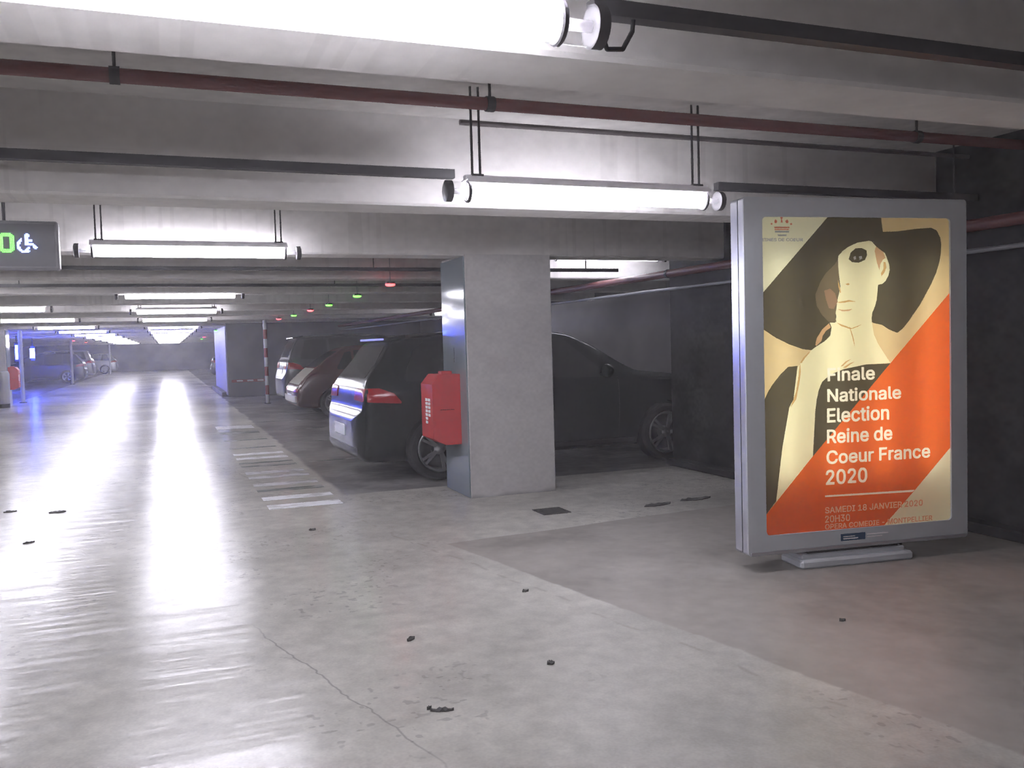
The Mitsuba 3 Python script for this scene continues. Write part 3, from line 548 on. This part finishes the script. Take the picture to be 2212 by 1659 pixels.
def car(kind, x, y, rot, label, paint, group=None, rear=None, full=True, mirror_front=False):
    st = {'hatch': HATCH, 'fast': FAST, 'suv': SUV}[kind]
    L = st[-1][0]; r = {'hatch': .315, 'fast': .295, 'suv': .345}[kind]; ax = (.80, 3.39) if kind == 'hatch' else (.75, 3.15) if kind == 'fast' else (.85, 3.42)
    if kind not in _shell: _shell[kind] = car_body(st, [(a, r - .005) for a in ax], r + .04)
    plain, body = _shell[kind]
    key = ('parts', kind)
    if key not in _shell:
        p = {}
        S = np.array(st)
        belt = {'hatch': .955, 'fast': .90, 'suv': 1.09}[kind]; roof = {'hatch': 1.385, 'fast': 1.30, 'suv': 1.53}[kind]
        if kind == 'hatch':
            wins = [[(.45, .985), (.98, .965), (.98, 1.375), (.74, 1.365), (.62, 1.28)], [(1.03, .965), (1.80, .955), (1.80, 1.395), (1.03, 1.38)], [(1.86, .955), (2.72, .945), (2.28, 1.36), (1.86, 1.395)]]
        elif kind == 'fast':
            wins = [[(.78, .93), (1.10, .92), (1.10, 1.27), (.98, 1.24)], [(1.15, .92), (1.85, .92), (1.85, 1.30), (1.15, 1.28)], [(1.9, .92), (2.7, .91), (2.3, 1.26), (1.9, 1.30)]]
        else:
            wins = [[(.36, 1.12), (.95, 1.10), (.95, 1.54), (.50, 1.52)], [(1.0, 1.10), (1.82, 1.09), (1.82, 1.555), (1.0, 1.55)], [(1.87, 1.09), (2.72, 1.08), (2.4, 1.45), (1.87, 1.55)]]
        p['side_window'] = [patch(plain, q, 'y', -1, r=.03) for q in wins]
        rw = {'hatch': [(-.60, 1.02), (.60, 1.02), (.50, 1.33), (-.50, 1.33)], 'fast': [(-.58, .98), (.58, .98), (.47, 1.27), (-.47, 1.27)], 'suv': [(-.62, 1.16), (.62, 1.16), (.56, 1.50), (-.56, 1.50)]}[kind]
        ws = {'hatch': [(-.66, 1.05), (.66, 1.05), (.52, 1.40), (-.52, 1.40)], 'fast': [(-.60, .97), (.60, .97), (.50, 1.29), (-.50, 1.29)], 'suv': [(-.68, 1.16), (.68, 1.16), (.58, 1.56), (-.58, 1.56)]}[kind]
        p['rear_window'] = patch(plain, rw, 'x', -1, r=.03); p['windscreen'] = patch(plain, ws, 'x', 1, r=.03)
        zt = {'hatch': .80, 'fast': .60, 'suv': .92}[kind]
        if kind == 'fast':
            tl = [patch(plain, [(-.78, .52), (-.50, .52), (-.50, .59), (-.78, .59)], 'x', -1, .008)]
        else:
            tl = [patch(plain, [(-.80, zt), (-.42, zt + .01), (-.44, zt + .12), (-.78, zt + .13)], 'x', -1, .010, r=.015), patch(plain, [(.095, zt), (.44, zt - .025), (.36, zt + .075), (.22, zt + .13), (.105, zt + .13)], 'y', -1, .010, r=.012)]
        p['tail_lamp'] = cat_(*tl)
        p['head_lamp'] = cat_(patch(plain, [(-.70, S[-3, 3] - .12), (-.42, S[-3, 3] - .10), (-.42, S[-3, 3]), (-.70, S[-3, 3])], 'x', 1, .008, r=.015))
        zp = {'hatch': .50, 'fast': .42, 'suv': .86}[kind]
        p['number_plate'] = patch(plain, [(-.26, zp - .055), (.26, zp - .055), (.26, zp + .055), (-.26, zp + .055)], 'x', -1, .008, r=.008)
        p['bumper_trim'] = patch(plain, [(-.70, .30), (.70, .30), (.72, .36), (-.72, .36)], 'x', -1, .006)
        p['door_seam'] = [patch(plain, [(a - .004, .30), (a + .004, .30), (a + .004, belt - .01), (a - .004, belt - .01)], 'y', -1, .0015) for a in (1.005, 1.83, 2.80)]
        p['door_handle'] = [patch(plain, [(a, belt - .13), (a + .19, belt - .125), (a + .19, belt - .10), (a, belt - .105)], 'y', -1, .025, r=.008) for a in (1.07, 1.90)]
        p['sill'] = patch(plain, [(1.2, .235), (3.0, .235), (3.0, .29), (1.2, .29)], 'y', -1, .008)
        mz = belt + .06; mx = {'hatch': 2.62, 'fast': 2.6, 'suv': 2.65}[kind]; my = S[:, 1].max() + .01
        blob = trimesh.creation.icosphere(2, 1.0); blob.vertices *= (.055, .105, .07); blob.apply_translation((mx, -(my + .07), mz)); blob.vertices[:, 0] = np.maximum(blob.vertices[:, 0], mx - .03)
        p['wing_mirror'] = cat_(blob, bx(mx - .02, mx + .02, -(my + .02), -(my - .07), mz - .06, mz - .02, .006))
        p['wheel'] = wheel_parts(r, .205, r * .71, 5)
        zr = {'hatch': 1.40, 'fast': 1.31, 'suv': 1.575}[kind]; xr = {'hatch': .36, 'fast': .92, 'suv': .26}[kind]
        sp = Polygon([(0, 0), (.22, .03), (.22, .005), (.03, -.03), (0, -.02)]); m = extrude(sp, 1.06); m.apply_transform(np.array([[1, 0, 0, xr], [0, 0, 1, -.53], [0, 1, 0, zr + (.01 if kind != 'fast' else -.02)], [0, 0, 0, 1.0]]))
        p['rear_spoiler'] = m
        p['body'] = mikit.ply(body, paint, smooth=32)
        for a in list(p):
            if a in ('wheel', 'body'): continue
            mt = {'side_window': 'car_glass', 'rear_window': 'car_glass', 'windscreen': 'car_glass', 'tail_lamp': 'tail_red', 'head_lamp': 'chrome', 'number_plate': 'plate_white', 'bumper_trim': 'black_plastic', 'door_seam': 'black_plastic', 'sill': 'black_plastic'}.get(a, paint)
            two = a in ('side_window', 'tail_lamp', 'head_lamp', 'door_seam', 'door_handle', 'sill', 'wing_mirror')
            lst = p[a] if isinstance(p[a], list) else [p[a]]
            lst = lst + ([flip(q) for q in lst] if two else [])
            p[a] = [(mikit.ply(q, mt, smooth=35), mt) for q in lst]
        p['wheel'] = {a: (mikit.ply(m, mt, smooth=30), mt) for a, (m, mt) in p['wheel'].items()}
        _shell[key] = p
    p = _shell[key]
    t = thing(f'car', label, 'car', group)
    M = T().translate([x, y, 0]).rotate([0, 0, 1], rot)
    ref = {'type': 'ref', 'id': paint}
    put('body', {**p['body'], 'bsdf': ref}, None, t, to_world=M)
    for a, lst in p.items():
        if a in ('wheel', 'body'): continue
        if not full and a in ('door_seam', 'door_handle', 'sill', 'bumper_trim', 'rear_spoiler'): continue
        for d, mt in lst:
            d = dict(d)
            if mt not in ('car_glass', 'tail_red', 'chrome', 'plate_white', 'black_plastic'): d['bsdf'] = ref
            if rear and a in rear: d['bsdf'] = {'type': 'ref', 'id': rear[a]}
            put(a, d, None, t, to_world=M)
    hw = max(q[1] for q in st)
    for a in ax:
        for s in (-1, 1):
            w = new_key('wheel', t)
            MW = M.translate([a, s * (hw - .105), r]) if s < 0 else M.translate([a, s * (hw - .105), r]).rotate([0, 0, 1], 180)
            for q, (d, mt) in p['wheel'].items():
                if q == 'tyre': scene[w] = {**d, 'to_world': MW}
                elif full or q in ('rim', 'spokes'): scene[f'{w}__{q}'] = {**d, 'to_world': MW}
    return t
c1 = car('hatch', 1.64, 9.17, 1.0, 'black hatchback parked behind the pillar, its red tail lamp to the lane', 'paint_black')
c2 = car('fast', 2.20, 17.62, 0, 'dark red car with a sloping tailgate painted pale for its reflection, behind the black hatchback', 'paint_maroon', rear={'rear_window': 'car_glass'})
put('tailgate', patch(_shell['fast'][0], [(-.66, .66), (.66, .66), (.60, .955), (-.60, .955)], 'x', -1, .006, r=.02), 'reflection_cream', c2, smooth=35, label='tailgate with the lane reflection painted in cream', to_world=T().translate([2.20, 17.62, 0]))  # lane reflection painted into the cream of tailgate and bumper
put('rear_bumper', patch(_shell['fast'][0], [(-.74, .33), (.74, .33), (.74, .45), (-.74, .45)], 'x', -1, .03, r=.02), 'reflection_cream', c2, smooth=35, to_world=T().translate([2.20, 17.62, 0]))
c3 = car('suv', 2.25, 19.85, 0, 'dark car with blue reflections on its tail, left of the dark red car', 'paint_charcoal', rear={'number_plate': 'paint_charcoal'})
FC = 'small far cars along the lane'
car('hatch', -3.75, 48.9, 180, 'dark grey car at the left, its tail to the lane beside the thin pale post', 'paint_charcoal', full=False)
car('suv', -3.6, 52.4, 180, 'taller grey car at the left beyond the dark grey one', 'paint_grey', full=False)
car('hatch', -3.3, 69.0, 180, 'far bright car at the left edge of the lane end', 'paint_silver', full=False)
car('hatch', 2.0, 46.5, 0, 'dark far car just past the lavender panelled block', 'paint_charcoal', full=False)
car('suv', 2.4, 22.9, 0, 'dark car between the striped post and the blue reflecting car', 'paint_charcoal', full=False) if False else None
SCRAPS_AND_STAINS = [(.971, 3.842, .055, .012, .7, 'small dark curled scrap on the bare floor, mid foreground'), (.873, 3.035, .085, .010, -.35, 'long dark scrap with a speck beside it, low foreground'), (.835, 3.07, .02, .006, .4, 'tiny dark speck left of the long dark scrap'),
          (1.418, 3.296, .035, .012, .1, 'round dark speck right of the curled scrap'), (.937, 6.52, .05, .02, .2, 'small dark scrap just in front of the zebra stripes'), (-.919, 8.338, .13, .035, .1, 'broad dark scrap on the shiny lane near the left edge'),
          (-1.306, 8.581, .10, .025, .3, 'dark scrap at the left picture edge on the shiny lane'), (-.971, 7.071, .08, .015, .5, 'small scrap on the lane in front of the broad one'), (2.854, 3.216, .035, .008, 0, 'dark fleck on the recoated floor in front of the poster panel'),
          (1.725, 4.326, .04, .01, .2, 'brown fleck on the pale floor strip by the recoated edge'),
          (3.60, 6.13, .26, .035, .12, 'oil stain built as a flat dark scrap right of the drain, the nearer of two before the panel edge'), (4.0, 6.20, .30, .05, .05, 'wider oil stain built as a flat dark scrap right of the drain, next to the panel edge')]  # last two: oil stains on the floor, added as thin solid scraps
# ---------------------------------------------------------------- number sign
GLYPH = {'0': ['..######..', '.########.', '##########', '###....###', '###....###', '###....###', '###....###', '###....###', '###....###', '###....###', '###....###', '###....###', '###....###', '##########', '.########.', '..######..'],
         '5': ['##########', '##########', '##########', '###.......', '###.......', '########..', '#########.', '##########', '.......###', '.......###', '.......###', '###....###', '###....###', '##########', '.########.', '..######..'],
         'w': ['.......##.......', '......####......', '......####......', '......###.......', '...#..###.......', '..##..######....', '.###..######....', '###...###.......', '###...#######...', '##....########..', '##..........###.', '###.....##..####', '###....###...##.', '.###..###.......', '..########......', '...######.......']}
sg = thing('number_sign', 'dark hanging display with green digits and a blue wheelchair symbol', 'display sign')
SX, SY, SZ, PZ = -.714, 6.2, 2.082, .0075
put('housing', bx(-1.75, -.60, SY, SY + .10, 1.86, 2.16, .01), 'sign_grey', sg)
put('screen', bx(-1.73, -.62, SY - .004, SY + .001, 1.88, 2.14), 'sign_screen', sg)
def dots(rows, x0, z0, px):
    ms = []
    for i, r in enumerate(rows):
        for j, ch in enumerate(r):
            if ch == '#': ms.append(bx(x0 + j * px, x0 + j * px + px * .8, SY - .007, SY - .004, z0 - i * PZ - PZ * .8, z0 - i * PZ))
    return cat_(*ms)
w0 = SX - 16 * .0072
for ch, xx in (('5', w0 - .012 - 21.5 * .0087), ('0', w0 - .012 - 10 * .0087)):
    put('green_digit', dots(GLYPH[ch], xx, SZ, .0087), 'black_emit', sg, emitter=area((.02, .30, .005), .3), label='green dotted digit ' + ch)
put('wheelchair_symbol', dots(GLYPH['w'], w0, SZ, .0072), 'black_emit', sg, emitter=area((.11, .19, .8), .3), label='pale blue dotted wheelchair symbol')
for sx in (-1.5, -.9): put('hanger', cyl((sx, SY + .05, 2.15), (sx, SY + .05, 2.56), .01, 8), 'steel_dark', sg)
# ---------------------------------------------------------------- bay indicators
dome = trimesh.creation.icosphere(2, 1.0); dome.vertices *= (.055, .055, .02)
dome_ply = mikit.ply(dome, 'black_emit', smooth=True); base_ply = mikit.ply(cyl((0, 0, .004), (0, 0, .03), .05, 14), 'black_plastic', smooth=40); rod_ply = mikit.ply(cyl((0, 0, .03), (0, 0, .56), .005, 6), 'pipe_grey')
IND = [(2.30, 9.5, 'r', 'red bay light nearest the pillar'), (2.36, 11.6, 'g', 'green bay light next after the nearest red one'), (2.39, 13.95, 'g', 'brighter green bay light third along the row'),
       (2.38, 15.8, 'r', 'small red bay light between two green ones'), (2.39, 18.05, 'g', 'green bay light just right of the last bright red one'), (2.31, 19.9, 'r', 'bright red bay light above the gap left of the blue reflecting car')]
IND += [(1.5, 30.0, 'g', 'green bay light at the top of the lavender panels'), (1.6, 42.0, 'r', 'far red bay light left of the lavender panels'), (1.7, 48.0, 'g', 'far green bay light by the far red one'), (-3.9, 44.5, 'r', 'left red bay light above the thin far post'), (-3.85, 50.5, 'r', 'second left red bay light above the parked tails')]
for x, y, k, lab in IND:
    t = thing('bay_indicator', lab, 'indicator light')
    tw = T().translate([x, y, 2.0])
    scene[f'{t}__lens'] = {**dome_ply, 'to_world': tw, 'emitter': area((1.6, .03, .03) if k == 'r' else (.05, .75, .02), .08)}
    scene[f'{t}__base'] = {**base_ply, 'to_world': tw}; scene[f'{t}__rod'] = {**rod_ply, 'to_world': tw}
# ---------------------------------------------------------------- posts, boards, left hand things
t = thing('striped_post', 'round red and white banded post left of the parked cars', 'post')
for k in range(9):
    put('band', cyl((2.29, 22.7, k * .23), (2.29, 22.7, (k + 1) * .23), .045, 16), 'post_red' if k % 2 else 'post_white', t, smooth=40)
put('foot_plate', cyl((2.29, 22.7, 0), (2.29, 22.7, .02), .08, 16), 'steel_dark', t)
t = thing('warning_board', 'low red and white striped board on the wall beside the striped post', 'warning board')
put('board', bx(1.72, 2.66, 26.82, 26.85, .42, .50), 'post_red', t)
for k in range(3): put('white_field', bx(1.86 + k * .29, 2.03 + k * .29, 26.812, 26.822, .44, .485), 'post_white', t)
lp = thing('square_pillar', 'dark green grey pillar at the left edge behind the red fire cabinet', 'pillar')
put('shaft', bx(-4.75, -4.03, 27.1, 27.7, -.01, 2.1, .01), 'pillar_mat', lp)
put('side_panel', bx(-4.03, -4.015, 27.11, 27.69, .01, 2.06, .004), 'panel_paint', lp)
cabinet(-4.015, 27.2, 27.55, .45, 1.06, .24, 'faded red fire cabinet at the left edge beside the blue bay', out=1)
t = thing('sand_bin', 'white round standing bin at the left picture edge below the red cabinet', 'bin')
prof = [(.12, .02), (.12, .10), (.14, .11), (.155, .5), (.155, .9), (.13, .96), (.02, .98)]
rot = trimesh.transformations.rotation_matrix(-math.pi / 2, (0, 1, 0))
put('body', lathe_x([(z, r) for r, z in prof], 22).apply_transform(rot).apply_translation((-4.05, 26.6, 0)), 'post_white', t, smooth=40)
put('foot_ring', cyl((-4.05, 26.6, 0), (-4.05, 26.6, .10), .135, 22), 'black_rubber', t, smooth=40)
for x, y, lab in ((-3.93, 29.0, 'thin grey pole just right of the faded red cabinet'), (-4.12, 45.6, 'thin pale post between the blue bay and the grey parked car'), (-3.62, 66.0, 'thin far post beside the bright car at the lane end')):
    t = thing('thin_post', lab, 'post')
    put('pole', cyl((x, y, 0), (x, y, 2.09), .055, 14), 'post_white' if y > 40 else 'frame_grey', t, smooth=40)
    put('foot_plate', cyl((x, y, 0), (x, y, .02), .10, 14), 'steel_dark', t)
# blue neon in the left bay
def neon(x, y, z0, z1, label, gain, grp=None, horiz=False, r=.045):
    t = thing('blue_neon_lamp', label, 'lamp', grp)
    m = cyl((x, y, z0), (x, y, z1), r, 14) if not horiz else cyl((x, y - .7, z0), (x, y + .7, z0), r, 14)
    put('tube', m, 'black_emit', t, smooth=40, emitter=area(BLUE * gain + (0.0, 0.02 * gain, 0), .8))
    put('back_plate', bx(x - .08, x + .08, y + r + .005, y + r + .03, z0 - .1, z1 + .1, .006) if not horiz else bx(x - r - .03, x - r - .005, y - .78, y + .78, z0 - .08, z0 + .08, .006), 'steel_dark', t)
    put('bracket', cyl((x, y + r + .02, z1 + .05), (x, y + r + .02, 2.08), .02, 8) if not horiz else cyl((x - r - .02, y, z0), (x - r - .02, y, 2.08), .02, 8), 'steel_dark', t)
neon(-5.0, 39.9, 1.27, 1.66, 'upright blue white neon lamp in the dark left bay', 8.0, r=.09)
neon(-4.85, 34.86, 1.25, 1.75, 'blue neon lamp partly hidden behind the thin grey pole', 3.0)
neon(-6.4, 29.87, 1.9, 1.9, 'blue neon tube inside the left bay outside the picture', 85.0, horiz=True)
neon(-6.4, 37.39, 1.9, 1.9, 'second blue neon tube inside the left bay outside the picture', 55.0, horiz=True)
# ---------------------------------------------------------------- litter, oil stains and drains
rng = np.random.default_rng(5)
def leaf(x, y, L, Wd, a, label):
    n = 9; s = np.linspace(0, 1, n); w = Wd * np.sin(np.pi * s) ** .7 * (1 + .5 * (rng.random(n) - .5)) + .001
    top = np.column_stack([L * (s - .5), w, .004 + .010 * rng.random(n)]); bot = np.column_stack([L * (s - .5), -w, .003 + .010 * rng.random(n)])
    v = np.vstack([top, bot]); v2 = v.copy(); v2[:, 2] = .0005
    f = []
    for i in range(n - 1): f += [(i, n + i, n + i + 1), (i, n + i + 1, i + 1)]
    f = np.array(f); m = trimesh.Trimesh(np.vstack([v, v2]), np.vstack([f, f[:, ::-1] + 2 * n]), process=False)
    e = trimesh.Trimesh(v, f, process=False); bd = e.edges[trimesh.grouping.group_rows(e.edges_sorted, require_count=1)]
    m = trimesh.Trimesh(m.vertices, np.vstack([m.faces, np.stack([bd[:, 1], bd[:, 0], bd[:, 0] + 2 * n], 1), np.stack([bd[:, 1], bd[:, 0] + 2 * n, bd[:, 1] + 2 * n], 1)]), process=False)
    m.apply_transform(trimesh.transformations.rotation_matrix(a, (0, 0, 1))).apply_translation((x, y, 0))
    put('scrap_or_oil_stain', m, 'iron', label=label, cat='litter')
for args in SCRAPS_AND_STAINS: leaf(*args)
t = thing('floor_drain', 'dark rectangular drain cover in the floor right of the pillar foot', 'drain')
put('frame', cat_(bx(2.64, 2.87, 6.19, 6.21, 0, .006), bx(2.64, 2.87, 6.41, 6.43, 0, .006), bx(2.64, 2.66, 6.21, 6.41, 0, .006), bx(2.85, 2.87, 6.21, 6.41, 0, .006)), 'iron', t)
for k in range(6): put('bar', bx(2.66, 2.85, 6.222 + k * .033, 6.24 + k * .033, 0, .005), 'iron', t)
put('pit', bx(2.66, 2.85, 6.21, 6.41, 0, .001), 'black_rubber', t)
